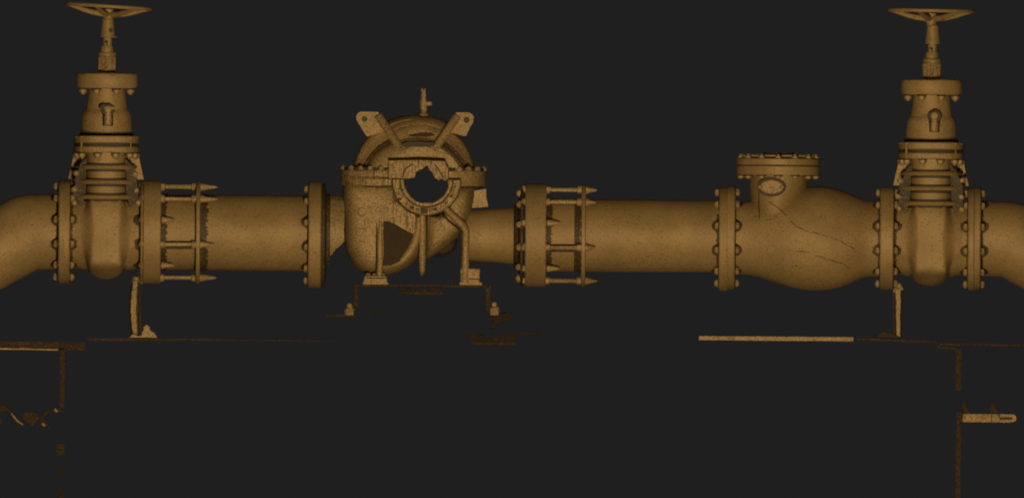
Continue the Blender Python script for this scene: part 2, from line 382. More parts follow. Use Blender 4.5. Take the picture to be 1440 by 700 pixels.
# =====================================================================
# gate valves
# =====================================================================
def gate_valve(cx, cy, fl, fr, dy, label, tilt, lf, rf):
    """cx stem axis; cy pipe axis; fl/fr flange faces; dy shift of the top works"""
    t = thing('gate_valve', cx, cy+66, label, 'valve', 'gate valves at the ends of the line')
    Y = lambda y: y+dy
    # ---- body ----
    b = MB()
    rs = []; xs = []
    x = fl
    while x < fr: xs.append(x); x += 2.0 if abs(x-cx) < 46 else 5.0
    xs.append(fr)
    for x in xs:
        ring = []
        for k in range(112):
            a = 2*PI*k/112; ca, sa = math.cos(a), math.sin(a)      # sa > 0 is down
            rp_ = 50+3.0*max(0, min(1, (46-abs(x-cx))/14))
            q = 3.3; dxn = min(1, abs(x-cx)/26); hy = 50+16*math.sqrt(max(0, 1-dxn*dxn))
            if sa > 0: q = 5.5
            rc = 1/((abs(ca)/63.5)**q+(abs(sa)/hy)**q)**(1/q)
            xi = 15+7*abs(sa); xo = 36-9*abs(sa)**1.5
            u = max(0, min(1, (xo-abs(x-cx))/(xo-xi))); wgt = u*u*(3-2*u)
            r = rp_+(rc-rp_)*wgt
            yy = r*sa; fd = 1.0 if yy < 47 else max(.0, 1-(yy-47)/(max(hy, 51)-46.9))**.62
            ring.append((x, -r*ca*(fd if wgt > .02 else 1), cy+yy))
        rs.append(ring)
    b.rings(rs, cap0=True, cap1=True)
    b.rough(.8, .06, cx)
    b.build('body', 'valve', t)
    # neck under the bonnet joint
    b = MB(); pl = lambda hx, hd, n=5: [(cx+hx*abs(math.cos(a))**(2/n)*(1 if math.cos(a) > 0 else -1), hd*abs(math.sin(a))**(2/n)*(1 if math.sin(a) > 0 else -1)) for a in [2*PI*(i+.5)/40 for i in range(40)]]
    
    rs = []
    for y, hx, hd in ((214, 30, 58), (232, 30, 58), (262, 30, 58), (276, 30, 58), (284, 28, 59), (294, 26, 59.5), (306, 24, 59), (318, 22, 56), (326, 20, 50)):
        rs.append([(x, d, Y(y)) for x, d in pl(hx, hd, 3.0)])
    b.rings(rs, cap0=True, cap1=True); b.build('neck', 'valve', t)
    for k, (y, hx) in enumerate(((235, 44), (256, 47), (277, 47))):
        b = MB(); b.plan(pl(hx, 68, 2.5), Y(y)-3, Y(y)+3, bev=2.6); b.build('rib', 'valve', t)
        b = MB(); b.plan(pl(32.2, 59.4, 3.2), Y(y)-5.5, Y(y)+6.5); b.build('rib_shade', 'line', t)  # dark band painted above and below the rib as its shaded outline
    # dark rough pockets between the ribs at either side
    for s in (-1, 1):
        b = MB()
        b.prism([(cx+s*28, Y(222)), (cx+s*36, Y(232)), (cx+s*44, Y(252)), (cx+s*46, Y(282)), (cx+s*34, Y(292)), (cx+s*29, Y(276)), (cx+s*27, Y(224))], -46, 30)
        b.cut(3); b.rough(2.5, .16, s*2+cx*.01); b.build('side_casting', 'dark_speckle', t)
        b = MB(); b.prism([(cx+s*45, Y(216)), (cx+s*53, Y(252)), (cx+s*37, Y(252)), (cx+s*34, Y(246)), (cx+s*38, Y(236)), (cx+s*34, Y(222))], 6, 12)
        b.build('gusset', 'bright', t)
        for y in (244, 266, 284):
            b = MB(); b.lathe([(-3, 1.2), (-2.4, 3), (2, 3.6), (3, 4.4)], (cx+s*(40+random.random()*6), -50, Y(y)+random.random()*2), 'y', 8, wob=.3); b.build('stud', 'nut', t)
    # ---- body flanges + bolts ----
    w0, w1 = lf
    flange(fl, fl+w0, cy, 72.5, t, r0=50, b0=.15 if dy < 5 else None)
    w0r, w1r = rf
    flange(fr-w0r, fr, cy, 72.5, t, r0=50, b1=.15)
    # painted shade against inner faces
    shade_collar(fl+w0, 1, 50.5, t, cy, wid=4, bump=11, mat='dark_speckle', lift=1)
    shade_collar(fr-w0r, -1, 50.5, t, cy, wid=1.6, bump=10, lift=1)
    # ---- bonnet joint: two flanges ----
    def oval(hx, hd): return [(cx+hx*abs(math.cos(a))**(2/3.4)*(1 if math.cos(a) > 0 else -1), hd*abs(math.sin(a))**(2/3.4)*(1 if math.sin(a) > 0 else -1)) for a in [2*PI*(i+.5)/56 for i in range(56)]]
    b = MB(); b.plan(oval(46, 72), Y(191), Y(201.5), bev=1.5); b.build('bonnet_flange', 'valve', t)
    b = MB(); b.plan(oval(45.4, 71.2), Y(201.2), Y(206), bev=.4); b.build('gasket', 'line', t)
    b = MB(); b.plan(oval(46, 72), Y(205.7), Y(215), bev=1.5); b.build('body_flange', 'valve', t)
    # bolts of the bonnet joint
    def vb(L, k=1.0):
        b = MB()
        b.lathe([(-1.5, .6), (-1, 2.4), (L+8, 2.4), (L+9, .6)], (0, 0, 0), 'z', 8)
        b.lathe([(L, 6.6), (L+1.4, 6.6)], (0, 0, 0), 'z', 14, mi=1)  # dark disc drawn as shade round the lower nut
        b.lathe([(0, 4.8), (-1.6, 4.4), (-2.4, 3)], (0, 0, 0), 'z', 6); b.lathe([(L+1, 5.6), (L+5, 5), (L+7, 3.2)], (0, 0, 0), 'z', 6)
        return b
    def vbolts(pts, y, L):
        o0 = vb(L).build('bolt', ['nut', 'line'], t, at=(0, 0))
        for i, (x, d) in enumerate(pts):
            o = o0 if i == 0 else o0.copy()
            if i: C.objects.link(o); o.parent = t
            o.location = ((x-AN[0])/S, d/S, (AN[1]-y)/S)
    pts = [(cx+x, d) for x, d in ((-40, -45), (-34, -60), (-12, -66), (13, -66), (33, -60), (40, -45), (-42, 0), (42, 0), (-34, 60), (-12, 66), (12, 66), (34, 60))]
    vbolts(pts, Y(194), 21)
    # ---- bonnet ----
    b = MB()
    b.lathe([(120, 25), (128, 25.5), (140, 27), (150, 28.5), (155, 29.5), (157.5, 32.5), (163, 34.3), (170, 35.2), (178, 35.6), (190, 36)], (cx, 0, Y(0)), 'z', 56)
    b.rough(.6, .1, cx); b.build('bonnet', 'valve', t)
    b = MB(); b.lathe([(187.5, 37), (191.5, 40)], (cx, 0, Y(0)), 'z', 56, wob=.06); b.build('shade_band', 'line', t)  # dark ring painting shade into the crease at the bonnet foot
    # small plugged boss on the bonnet front
    bx = cx+(2 if dy < 5 else 4)
    b = MB()
    b.lathe([(154, 4.6), (155, 5.6), (172, 5.4), (176, 5)], (bx, -36, Y(0)), 'z', 14)
    b.lathe([(-44, 2.5), (-43, 5), (-37, 6), (-30, 6.5)], (bx, 0, Y(154)), 'y', 8)
    if dy < 5: b.lathe([(-6, 1.6), (-4, 2.4), (9, 2.2), (11, 1)], (bx, -40, Y(152)), 'x', 8); b.lathe([(-40.5, 5), (-38, 6)], (bx-6, 0, Y(151)), 'y', 9, mi=1, wob=.3)
    b.lathe([(-40.5, 9), (-38, 9.6), (-30, 9.6)], (bx, 0, Y(155)), 'y', 14, mi=1, wob=.2)  # dark rings here and below paint a shaded outline round the boss
    b.lathe([(153, 8), (177, 8.6)], (bx, -30.5, Y(0)), 'z', 14, mi=1, wob=.15)
    b.rough(.7, .3, cx); b.build('vent_plug', ['nut', 'line'], t)
    # ---- top flange ----
    b = MB(); b.lathe([(103, 40), (104.5, 42), (109, 43), (121, 43), (124, 41.5), (125, 38), (125, 20)], (cx, 0, Y(0)), 'z', 56)
    b.lathe([(102, 20), (103.2, 38)], (cx, 0, Y(0)), 'z', 40)
    b.rough(.6, .09, cx); b.build('top_flange', 'valve', t)
    vbolts([(cx+36*math.sin(a), -36*math.cos(a)) for a in [math.radians(22+45*k) for k in range(8)]], Y(106), 19)
    # ---- gland and stem ----
    b = MB()
    b.lathe([(76, 6), (77, 10), (80, 12), (83, 10.5), (100, 11), (104, 12)], (cx, 0, Y(0)), 'z', 24)
    for a in (20, 90, 160, 200, 270, 340):
        r = math.radians(a); b.lathe([(80, 2.2), (82, 3.4), (96, 3.2), (100, 4)], (cx+10*math.cos(r), -10*math.sin(r), Y(0)), 'z', 8)
    b.lathe([(74, 12.2), (76, 13), (79, 12.6)], (cx, 0, Y(0)), 'z', 12)
    b.rough(1.0, .22, cx); b.build('gland', 'rough', t)
    b = MB()
    b.lathe([(64, 7), (67, 8.8), (71, 9.2), (76, 7)], (cx, 0, Y(0)), 'z', 18); b.rough(.6, .3, cx); b.build('gland_nut', 'nut', t)
    b = MB(); b.lathe([(20, 5), (53, 5.6), (56, 6.4), (66, 6.2), (80, 5)], (cx+.5, 0, Y(0)), 'z', 18)
    b.lathe([(-1, 1.4), (1, 1.4)], (cx-2, -6.4, Y(60)), 'y', 8, mi=1); b.box(cx-1, cx+1.2, Y(57), Y(66), -7.3, -5, mi=1); b.build('stem', ['nut', 'line'], t)
    b = MB(); b.lathe([(26, 6), (28, 8), (40, 9), (50, 10.2), (51.5, 10.6), (53, 10.6)], (cx+.8, 0, Y(0)), 'z', 28)
    if dy < 5: b.lathe([(51.6, 12), (53, 12.2)], (cx+2.5, 0, Y(0)), 'z', 24)
    ns = b.build('stem_collar', 'valve', t)
    if dy < 5:
        b = MB(); b.lathe([(-10.6, 1.2), (-10.4, 3.0), (-8, 3.0)], (cx+5, 0, Y(43)), 'y', 12); b.build('set_screw', 'line', ns)
    # ---- handwheel ----
    hw = MB()
    wx, wy = cx+(1.5 if dy < 5 else -1.5), Y(9.5)+(-3.0 if dy > 5 else 0)
    R = 59; n = 64; tl = math.radians(tilt); tf = math.radians(.2)
    def wp(r, a, h):
        x, d = r*math.cos(a), r*math.sin(a)
        return (wx + x*math.cos(tl) - h*math.sin(tl)*0, d, wy + h + x*math.sin(tl) + d*math.sin(tf))
    rs = []
    for i in range(n):
        a = 2*PI*i/n
        rs.append([wp(R+2.6*math.cos(q), a, 2.7*math.sin(q)) for q in [2*PI*j/10 for j in range(10)]])
    hw.rings(rs, loop=True); rim = hw.build('handwheel', 'valve', t)
    b = MB(); b.lathe([(-4, 4), (-2, 7.5), (9, 8), (12, 6.5), (15, 6)], (wx, 0, wy+6), 'z', 20); b.build('hub', 'rough', rim)
    for k in range(6):
        a = math.radians(12+60*k)
        b = MB(); b.tube([wp(7, a, 11), wp(22, a, 9.5), wp(36, a, 6.5), wp(47, a, 3.2), wp(57.5, a, .6)], [4.4, 4.0, 3.4, 2.8, 2.4], 8); b.build('spoke', 'valve', rim)
    return t
gv1 = gate_valve(148, 326, 89.6, 200, 0, 'gate valve on the left with a slightly tilted handwheel', 3.2, (8.2, 0), (3, 0))
ring_bolts(gv1, 81, 326, 66, 16.8, stub_l=1.2, stub_r=1.5)
gv2 = gate_valve(1308, 335.5, 1237, 1369, 9, 'gate valve on the right with a level handwheel, beside the check valve', .6, (19, 0), (8.5, 0))
anchor(1308, 335.5+66)
ring_bolts(gv2, 1360.5, 335.5, 66, 17.5, stub_l=1.2, stub_r=1.2)
ring_bolts(gv2, 1237, 335.5, 66, 19, stub_l=1.2, stub_r=1.5)
shade_collar(1236.6, -1, 53.5, gv2, 335.5, wid=2.4, bump=9.5, name='shade_band')

# =====================================================================
# left dismantling spool: thick flange, tie rods, ring, pipe, flange at pump
# =====================================================================
def cone_end(b, x, d, y, L, r=3.6):
    b.lathe([(0, r+2), (1.5, r+1.6), (L*.45, r), (L*.8, r*.6), (L, .5)] if L > 0 else [(0, r+2), (-1.5, r+1.6), (L*.45, r), (L, .5)], (x, d, y), 'x', 10)
def spool(name, cy, fx, rx, px1, rp, label, group, rodangs, stubs, rod_end, fw, thick_cy, strip):
    t = thing(name, (fx+px1)/2, cy+70, label, 'pipe', group)
    x1 = fx+fw
    flange(fx, x1, cy, 72.5, t, mat='paint', r0=rp, bev=1.4)
    # collar pipe & main pipe
    b = MB(); b.lathe([(x1-6-0, rp), (rx+2, rp), (rx+3, rp), (px1-20, rp-.2), (px1, rp)], (0, 0, cy), 'x', 80); b.rough(.7, .03, cy); b.build('pipe', 'spool', t)
    # follower ring
    ring = MB(); ring.lathe([(rx, rp-4), (rx, 71.5), (rx+1, 72.5), (rx+5, 72.5), (rx+6, 71), (rx+6, rp-4)], (0, 0, cy), 'x', 72); ring.build('follower_ring', 'paint', t)
    shade_collar(x1, 1, rp, t, cy, wid=8, bump=0, lift=.8)
    shade_collar(strip[0], 1, rp, t, cy, wid=strip[1], bump=0, lift=.8)
    for a in rodangs:
        q = math.radians(a); d, y = -66*math.cos(q), cy+66*math.sin(q)
        b = MB(); e0 = rod_end-random.uniform(0, 4)
        b.lathe([(fx-6.5, 1), (fx-5.5, 3), (fx-4, 5), (fx-1, 5.4), (fx, 5.6), (x1, 5.6), (x1+5, 5.2), (x1+6, 3.1), (rx-7, 3.1), (rx-6, 5.2), (rx, 5.6), (rx+6, 5.6), (rx+8, 5.3), (rx+6+(e0-rx-6)*.45, 3.4), (rx+6+(e0-rx-6)*.8, 2.2), (e0, .6)], (0, d, y), 'x', 10, wob=.12)
        b.rough(.5, .3, a); b.build('tie_rod', 'nut', t)
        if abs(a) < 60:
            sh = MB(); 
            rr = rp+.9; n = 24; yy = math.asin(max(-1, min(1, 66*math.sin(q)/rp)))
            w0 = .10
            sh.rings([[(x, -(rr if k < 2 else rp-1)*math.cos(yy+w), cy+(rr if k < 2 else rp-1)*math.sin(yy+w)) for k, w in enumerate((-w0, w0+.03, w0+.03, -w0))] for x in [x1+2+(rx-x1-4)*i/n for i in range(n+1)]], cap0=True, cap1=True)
            sh.rough(.4, .25, a); sh.build('rod_shadow', 'line', t)  # dark strip painted on the pipe as the rod's shadow
    for a in stubs:
        q = math.radians(a); d, y = -66*math.cos(q), cy+66*math.sin(q)
        b = MB(); b.lathe([(fx-6.5, 1), (fx-5.5, 3), (fx-4, 5), (fx-1, 5.4), (fx, 5.6), (x1, 5.6), (x1+3, 5.3), (x1+10, 3.8), (x1+16, 2.6), (x1+20, .6)], (0, d, y), 'x', 10, wob=.1); b.lathe([(x1, 7.4), (x1+1.4, 7.4)], (0, d, y), 'x', 14, mi=1); b.build('bolt', ['nut', 'line'], t)  # dark disc at the flange paints the nut's shaded outline
    return t
alla = [-75, -45, 15, 75, 105, 135, 195, 255]
stb = [-15, 45, 165, 225]
sp1 = spool('flanged_spool', 327, 200.5, 275, 433, 53, 'flanged spool pipe with tie rods between the left gate valve and the pump', 'flanged spool pipes with tie rods', alla, stb, 306, 25, 0, (281, 10))
flange(433, 451, 329, 75, sp1, mat='paint', r0=53)
b = MB(); b.lathe([(451, 60), (451.2, 71), (456, 72.5), (458.5, 60)], (0, 0, 329), 'x', 72, wob=.03); b.build('gasket', 'dark_speckle', sp1)
ring_bolts(sp1, 433, 329, 66.5, 18, right=False, stub_l=1)
shade_collar(433, -1, 53, sp1, 328, wid=1.8, bump=9.5, lift=.8)
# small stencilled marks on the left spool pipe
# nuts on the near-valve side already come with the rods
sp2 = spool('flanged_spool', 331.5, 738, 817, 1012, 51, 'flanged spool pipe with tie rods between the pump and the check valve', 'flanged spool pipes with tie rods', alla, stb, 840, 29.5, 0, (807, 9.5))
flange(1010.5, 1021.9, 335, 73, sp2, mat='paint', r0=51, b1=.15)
shade_collar(1010.5, -1, 51.5, sp2, 333.5, wid=3.5, bump=9.5, lift=.8)

# =====================================================================
# check valve
# =====================================================================
cv = thing('check_valve', 1110, 408, 'round-bellied check valve with a bolted top cover, left of the right gate valve', 'valve')
cy = 335
b = MB()
b.lathe([(1026, 51), (1040, 51), (1052, 52.5), (1066, 55), (1080, 59), (1095, 64), (1110, 68.5), (1125, 71.5), (1140, 73), (1155, 73), (1168, 71.5), (1182, 68), (1195, 63), (1206, 58), (1214, 54.5), (1222, 53), (1240, 52.5)], (0, 0, cy), 'x', 96)
b.rough(.8, .03, 2); b.build('body', 'belly', cv)
flange(1022, 1033, cy, 73, cv, mat='paint', r0=51, b0=.15)
ring_bolts(cv, 1010.5, cy, 66, 22.5, stub_l=1, stub_r=1)
shade_collar(1033, 1, 51.5, cv, cy, wid=1.5, bump=9.5)
b = MB(); rs = []
for y, rx_, ry_, ox in ((244, 41, 37, 0), (256, 41, 37, 0), (264, 40.5, 36.5, -.5), (272, 39, 35.5, -1.5), (282, 36, 34, -3), (292, 33, 31, -4), (302, 30, 27.5, -4), (312, 27, 22, -4), (322, 24, 14, -4), (330, 22, 4, -4)):
    rs.append([(1094+ox+rx_*math.cos(2*PI*i/56), (ry_+24)*math.sin(2*PI*i/56), y) for i in range(56)])
b.rings(rs, cap0=True, cap1=True); b.rough(.7, .05, 6); b.build('neck', 'paint', cv)
# dark left flank seam
b = MB(); b.tube([(1066, -46, 256), (1066, -46, 285), (1067, -48.6, 310)], [.7, .9, .6], 6); b.tube([(1067, -48.8, 311), (1082, -53.6, 309), (1100, -57, 309)], .6, 6); b.build('casting_seam', 'line', cv)
def ov(r, d0, d1, k, e=1, n=64, mi=0, B=None): pass
cover = MB()
def disc(b, hx, hd, y0, y1, mi=0, bev=1.5, n=64):
    P = [(1093+hx*math.cos(2*PI*i/n), hd*math.sin(2*PI*i/n)) for i in range(n)]
    b.plan(P, y0, y1, mi=mi, bev=bev)
disc(cover, 58.5, 66, 223, 232.6, bev=1); disc(cover, 56, 44, 217.5, 223.4, bev=1.5); disc(cover, 22, 22, 214.5, 218, bev=1)
cover.rough(.4, .09, 3); cover.build('cover', 'paint', cv)
b = MB(); disc(b, 58.1, 65.6, 232.3, 233.7, bev=0); b.build('gasket', 'web', cv)
b = MB(); disc(b, 58.5, 66, 233.5, 246.5, bev=1); b.rough(.4, .09, 4); b.build('neck_flange', 'paint', cv)
o0 = None
for k in range(14):
    a = 2*PI*(k+.5)/14
    if o0 is None:
        b = MB(); b.lathe([(-7, .6), (-6, 2.2), (28, 2.2), (29, .6)], (0, 0, 0), 'z', 8); b.lathe([(-1, 4.6), (-3.6, 4.2), (-4.4, 3)], (0, 0, 0), 'z', 6)
        b.lathe([(23.4, 7), (24.8, 7)], (0, 0, 0), 'z', 14, mi=1); b.lathe([(24.6, 5), (27.4, 4.4), (28, 3)], (0, 0, 0), 'z', 6); o0 = o = b.build('bolt', ['nut', 'line'], cv, at=(0, 0))  # wide dark disc paints shade above the nut
    else: o = o0.copy(); C.objects.link(o); o.parent = cv
    o.location = ((1093+54*math.cos(a)-AN[0])/S, 60*math.sin(a)/S, (AN[1]-223.4)/S)
b = MB()
E = lambda rx, ry: [(1084+rx*math.cos(2*PI*i/40), 263+ry*math.sin(2*PI*i/40)) for i in range(40)]
b.prism(E(20.5, 13.5), -62, -50, mi=1); b.prism(E(17, 10.2), -66, -58, bev=1.4); b.rough(.4, .15, 2)
hp = b.build('hinge_cover', ['bright', 'line'], cv)
for x in (1067.5, 1099):
    b = MB(); b.lathe([(-70, .8), (-69.4, 2.4), (-66, 3.4), (-60, 3.8)], (x, 0, 263), 'y', 10); b.build('bolt', 'bright', hp)
# fine dark scratches running down the belly
def on_body(x, y):
    pr = [(1040, 51), (1052, 52.5), (1066, 55), (1080, 59), (1095, 64), (1110, 68.5), (1125, 71.5), (1140, 73), (1155, 73), (1168, 71.5), (1182, 68), (1195, 63), (1206, 58), (1214, 54.5), (1222, 53), (1240, 52.5)]
    for (a, ra), (c, rc) in zip(pr, pr[1:]):
        if a <= x <= c: r = ra+(rc-ra)*(x-a)/(c-a); break
    return (x, -math.sqrt(max(1, r*r-(y-cy)**2))-.2, y)
for pts in ([(1110, 310), (1120, 319), (1134, 325), (1150, 328), (1166, 333), (1180, 338), (1192, 345), (1206, 351)], [(1120, 353), (1130, 354), (1140, 355)], [(1146, 360), (1156, 361), (1170, 366), (1185, 370), (1200, 380)], [(1112, 375), (1122, 374), (1132, 377)]):
    P = []
    for (a, c), (e_, f_) in zip(pts, pts[1:]):
        for i in range(4):
            u = i/4; P.append(on_body(a+(e_-a)*u, c+(f_-c)*u+random.uniform(-.7, .7)))
    b = MB(); b.tube(P, [random.uniform(.1, .75) for _ in P], 6); b.build('scratch', 'web', cv)
b = MB(); b.tube([(1080, -56.2, 284), (1090, -56, 290), (1100, -54.6, 298), (1110, -62, 309)], .6, 6); b.build('scratch', 'web', cv)

# =====================================================================
# pipe supports
# =====================================================================
ps = thing('pipe_support', 196, 474, 'leaning flat pipe support on a crusted foot below the left gate valve', 'support', 'pipe supports')
b = MB(); rs = []
for i in range(26):
    u = i/25; y = 393+76*u; x = 190.5-4.2*math.sin(min(1, u*1.6)*PI/2)+3.4*u*u; hw_ = 5.2+1.2*math.sin(u*PI)+.9*noise.noise(Vector((y*.2, 1, 1)))
    rs.append([(x-hw_, 4, y), (x-hw_*.55, -8, y), (x+hw_*.55, -9, y), (x+hw_, 4, y), (x+hw_, 10, y), (x-hw_, 10, y)])
b.rings(rs, cap0=True, cap1=True); b.rough(.8, .2, 3); b.build('post', 'bright', ps)
b = MB(); b.tube([(196.3, -2, 403), (196.5, -3, 430), (197, -3, 466)], [1.2, 1.6, 2], 8); b.rough(1, .12, 3); b.build('edge_strip', 'line', ps)
b = MB(); b.tube([(187, -4, 397), (190, -8, 391), (196, -9, 391), (199, -8, 398)], [3, 4.5, 4.5, 3], 8, cap=True); b.rough(1.5, .25, 4); b.build('clamp', 'nut', ps)
b = MB(); b.prism([(199, 472), (202, 460), (206, 456), (210, 459), (212, 465), (219, 471), (221, 474), (182, 474), (186, 470)], -14, 14); b.cut(2); b.rough(1.8, .25, 5); b.build('foot', 'rough', ps)
ps = thing('pipe_support', 1262, 476, 'upright flat pipe support with a low crusted foot below the right gate valve', 'support', 'pipe supports')
b = MB(); rs = []
for i in range(26):
    u = i/25; y = 404+70*u; x = 1262.5+.8*u; hw_ = 5.8-1.6*u+.6*noise.noise(Vector((y*.2, 4, 1)))
    rs.append([(x-hw_, 4, y), (x-hw_*.55, -8, y), (x+hw_*.55, -9, y), (x+hw_, 4, y), (x+hw_, 10, y), (x-hw_, 10, y)])
b.rings(rs, cap0=True, cap1=True); b.rough(.8, .2, 6); b.build('post', 'bright', ps)
b = MB(); b.tube([(1256, -5, 408), (1256.6, -5, 440), (1258, -5, 470)], [1.2, 1.5, 1.8], 8); b.rough(1, .12, 3); b.build('edge_strip', 'line', ps)
b = MB(); b.tube([(1257, -4, 410), (1259, -8, 402), (1264, -9, 401), (1268, -8, 407)], [2.6, 4.4, 4.4, 2.6], 8); b.rough(1.3, .25, 4); b.build('clamp', 'nut', ps)
b = MB(); b.prism([(1226, 474.5), (1236, 471), (1244, 466), (1250, 468), (1256, 470), (1268, 474.5)], -14, 14); b.cut(2); b.rough(1.4, .25, 5); b.build('foot', 'web', ps)

# =====================================================================
# pump
# =====================================================================
pu = thing('split_case_pump', 600, 400, 'big round split-case pump casing with an open shaft bore and two lifting lugs', 'pump')
pu.location.x -= 1.4/S
# ---- upper casing ----
NT = 72
def half(cx_, cy_, r, d, lim=252, rx=None):
    out = []
    for i in range(NT+1):
        a = PI*i/NT
        out.append((cx_-(rx or r)*math.cos(a), d, min(lim, cy_-r*math.sin(a))))
    return out
front = [half(600, 253, 27, -56, rx=31), half(598, 256, 44, -60), half(592, 262, 60, -59), half(587, 266, 69, -54), half(585, 268, 73.5, -47), half(584.3, 268.8, 76.2, -37), half(584, 269, 77.6, -22), half(583.8, 267.5, 78.2, -14),
         half(583.4, 264.5, 79.0, -17), half(583, 260, 80.4, -26), half(582.7, 256, 82, -30), half(582.3, 252, 84, -27), half(582, 249.5, 85.4, -18), half(582, 248, 86, 0)]
back = [[(x, -d, y) for x, d, y in r] for r in reversed(front[:-1])]
b = MB(); b.rings(front+back, closed=False, loop=True); b.rough(.8, .05, 9)
b.build('upper_casing', 'rough', pu)
b = MB(); b.tube([(584-78.3*math.cos(a), -25-.5*math.sin(a), 268.5-78.3*math.sin(a)) for a in [math.radians(17+i*2.6) for i in range(57)]], [1.5+.5*random.random() for i in range(57)], 8); b.rough(.8, .15, 3); b.build('groove', 'dark_speckle', pu)  # dark tube laid along the groove to paint its shade
# ---- saddle between the ribs ----
def arcband(b, cx_, cy_, a0, a1, prof, mi=0, n=28):
    rs = []
    for r, d in prof: rs.append([(cx_+r*math.sin(a0+(a1-a0)*i/n), d, cy_-r*math.cos(a0+(a1-a0)*i/n)) for i in range(n+1)])
    b.rings(rs, closed=False, mi=mi)
b = MB()
arcband(b, 590, 250, -.60, .56, [(80, 10), (87, 6), (88, -8), (84, -24), (80, -34), (77, -37), (75, -35), (73, -39), (66, -43), (62, -44), (60.5, -42), (57, -44), (54, -47), (50, -60), (44, -63), (44, -40)])
b.rough(.9, .08, 4); b.build('saddle', 'rough', pu)
b = MB(); b.prism([(563, 203), (572, 200), (592, 199), (612, 201), (616, 205), (600, 206.5), (570, 207)], -66.5, -55); b.cut(2); b.rough(1.3, .3, 3); b.build('slot', 'line', pu)
b = MB(); b.prism([(574, 191), (590, 187.5), (606, 187), (612, 190), (600, 192), (580, 193)], -49, -40); b.rough(1, .3, 3); b.build('scoop_ellipse', 'web', pu)  # dark ellipse set at the scoop in the saddle
# ---- diagonal ribs and lifting lugs ----
def rib(b, p, q, w, d0, d1, mi=0):
    dx, dy = q[0]-p[0], q[1]-p[1]; l = math.hypot(dx, dy); nx, ny = -dy/l*w/2, dx/l*w/2
    rs = []
    for k in range(9):
        u = k/8; x, y = p[0]+dx*u, p[1]+dy*u; d = d0+(d1-d0)*u
        rs.append([(x+nx, 0, y+ny), (x+nx, d+2.5, y+ny), (x+nx*.55, d, y+ny*.55), (x-nx*.55, d, y-ny*.55), (x-nx, d+2.5, y-ny), (x-nx, 0, y-ny)])
    b.rings(rs, cap0=True, cap1=True, mi=mi)
for p, q in (((531, 163), (561, 207)), ((643, 163), (613, 207))):
    b = MB(); rib(b, p, q, 11, -44, -68); b.build('rib', 'rough', pu)
def lug(P, hole, name='lifting_lug'):
    # plate with a round hole: ring around the hole joined to the outline
    n = 40; cxh, cyh = hole; b = MB()
    def ray(a):
        dx, dy = math.cos(a), math.sin(a); best = 1e9
        for (x0, y0), (x1, y1) in zip(P, P[1:]+P[:1]):
            ex, ey = x1-x0, y1-y0; den = dx*ey-dy*ex
            if abs(den) < 1e-9: continue
            t_ = ((x0-cxh)*ey-(y0-cyh)*ex)/den; s_ = ((x0-cxh)*dy-(y0-cyh)*dx)/den
            if t_ > 0 and -1e-6 <= s_ <= 1+1e-6: best = min(best, t_)
        return (cxh+dx*best, cyh+dy*best)
    outs = [ray(2*PI*i/n) for i in range(n)]; ins = [(cxh+4*math.cos(2*PI*i/n), cyh+4*math.sin(2*PI*i/n)) for i in range(n)]
    b.rings([[(x, -34, y) for x, y in ins], [(x, -34, y) for x, y in outs], [(x, -22, y) for x, y in outs], [(x, -22, y) for x, y in ins]], loop=True)
    o = b.build(name, 'bright', pu)
    b = MB(); b.lathe([(-30, 4.3), (-29, 4.3)], (cxh, 0, cyh), 'y', 20); b.build('hole_disc', 'dark_speckle', o)  # dark disc set inside the lug hole
lug([(503, 160), (507, 158), (531, 158), (546, 180), (538, 186), (516, 193), (511, 186), (501, 170), (500.5, 164)], (512, 168))
lug([(663, 160), (659, 158), (641, 158), (622, 182), (634, 186), (655, 192), (658, 184), (665, 171), (666, 164)], (655.5, 168))
# ---- split flange, left and right halves, bolts on it ----
b = MB(); b.plan([(479.5, 26), (479.5, -14), (483, -28), (490, -42), (500, -52), (515, -60), (557, -66), (562, -66), (562, 40)], 240, 262, bev=1.2); b.cut(1); b.rough(.9, .11, 3)
fl_ = b.build('split_flange', 'striped', pu)
b = MB(); b.plan([(683, 26), (683, -14), (680, -28), (674, -42), (665, -52), (650, -60), (636, -66), (630, -66), (630, 40)], 240, 262, bev=1.2); b.cut(1); b.rough(.8, .11, 5)
fr_ = b.build('split_flange', 'rough', pu)
b = MB(); b.plan([(484, 20), (484, -24), (500, -50), (556, -63.5), (556, 30)], 236, 240.5); b.rough(.6, .2, 3); b.build('joint_face', 'line', fl_)
b = MB(); b.plan([(681, 20), (681, -24), (665, -50), (632, -63.5), (632, 30)], 236, 240.5); b.rough(.6, .2, 3); b.build('joint_face', 'line', fr_)
b = MB(); b.plan([(488, 20), (488, -34), (503, -53), (552, -66.8), (552, 30)], 261.5, 264); b.rough(.5, .2, 3); b.build('joint_edge', 'line', fl_)
b = MB(); b.plan([(680, 20), (680, -30), (665, -52.6), (640, -66.6), (640, 30)], 261.5, 264); b.rough(.5, .2, 3); b.build('joint_edge', 'line', fr_)
def split_bolt(x, d, par, k=1):
    b = MB(); b.lathe([(233, .8), (234, 2.2*k), (235, 3.6*k), (239, 4.2*k), (240, 4.6*k)], (x, d, 0), 'z', 8, wob=.2); b.rough(.8, .4, x); b.build('bolt', 'rough', par)
for x, d in ((483, -20), (494, -42), (507, -54), (521, -58), (536, -62), (550, -64)): split_bolt(x, d, fl_)
for x, d in ((680, -20), (671, -42), (659, -54), (646, -60)): split_bolt(x, d, fr_)
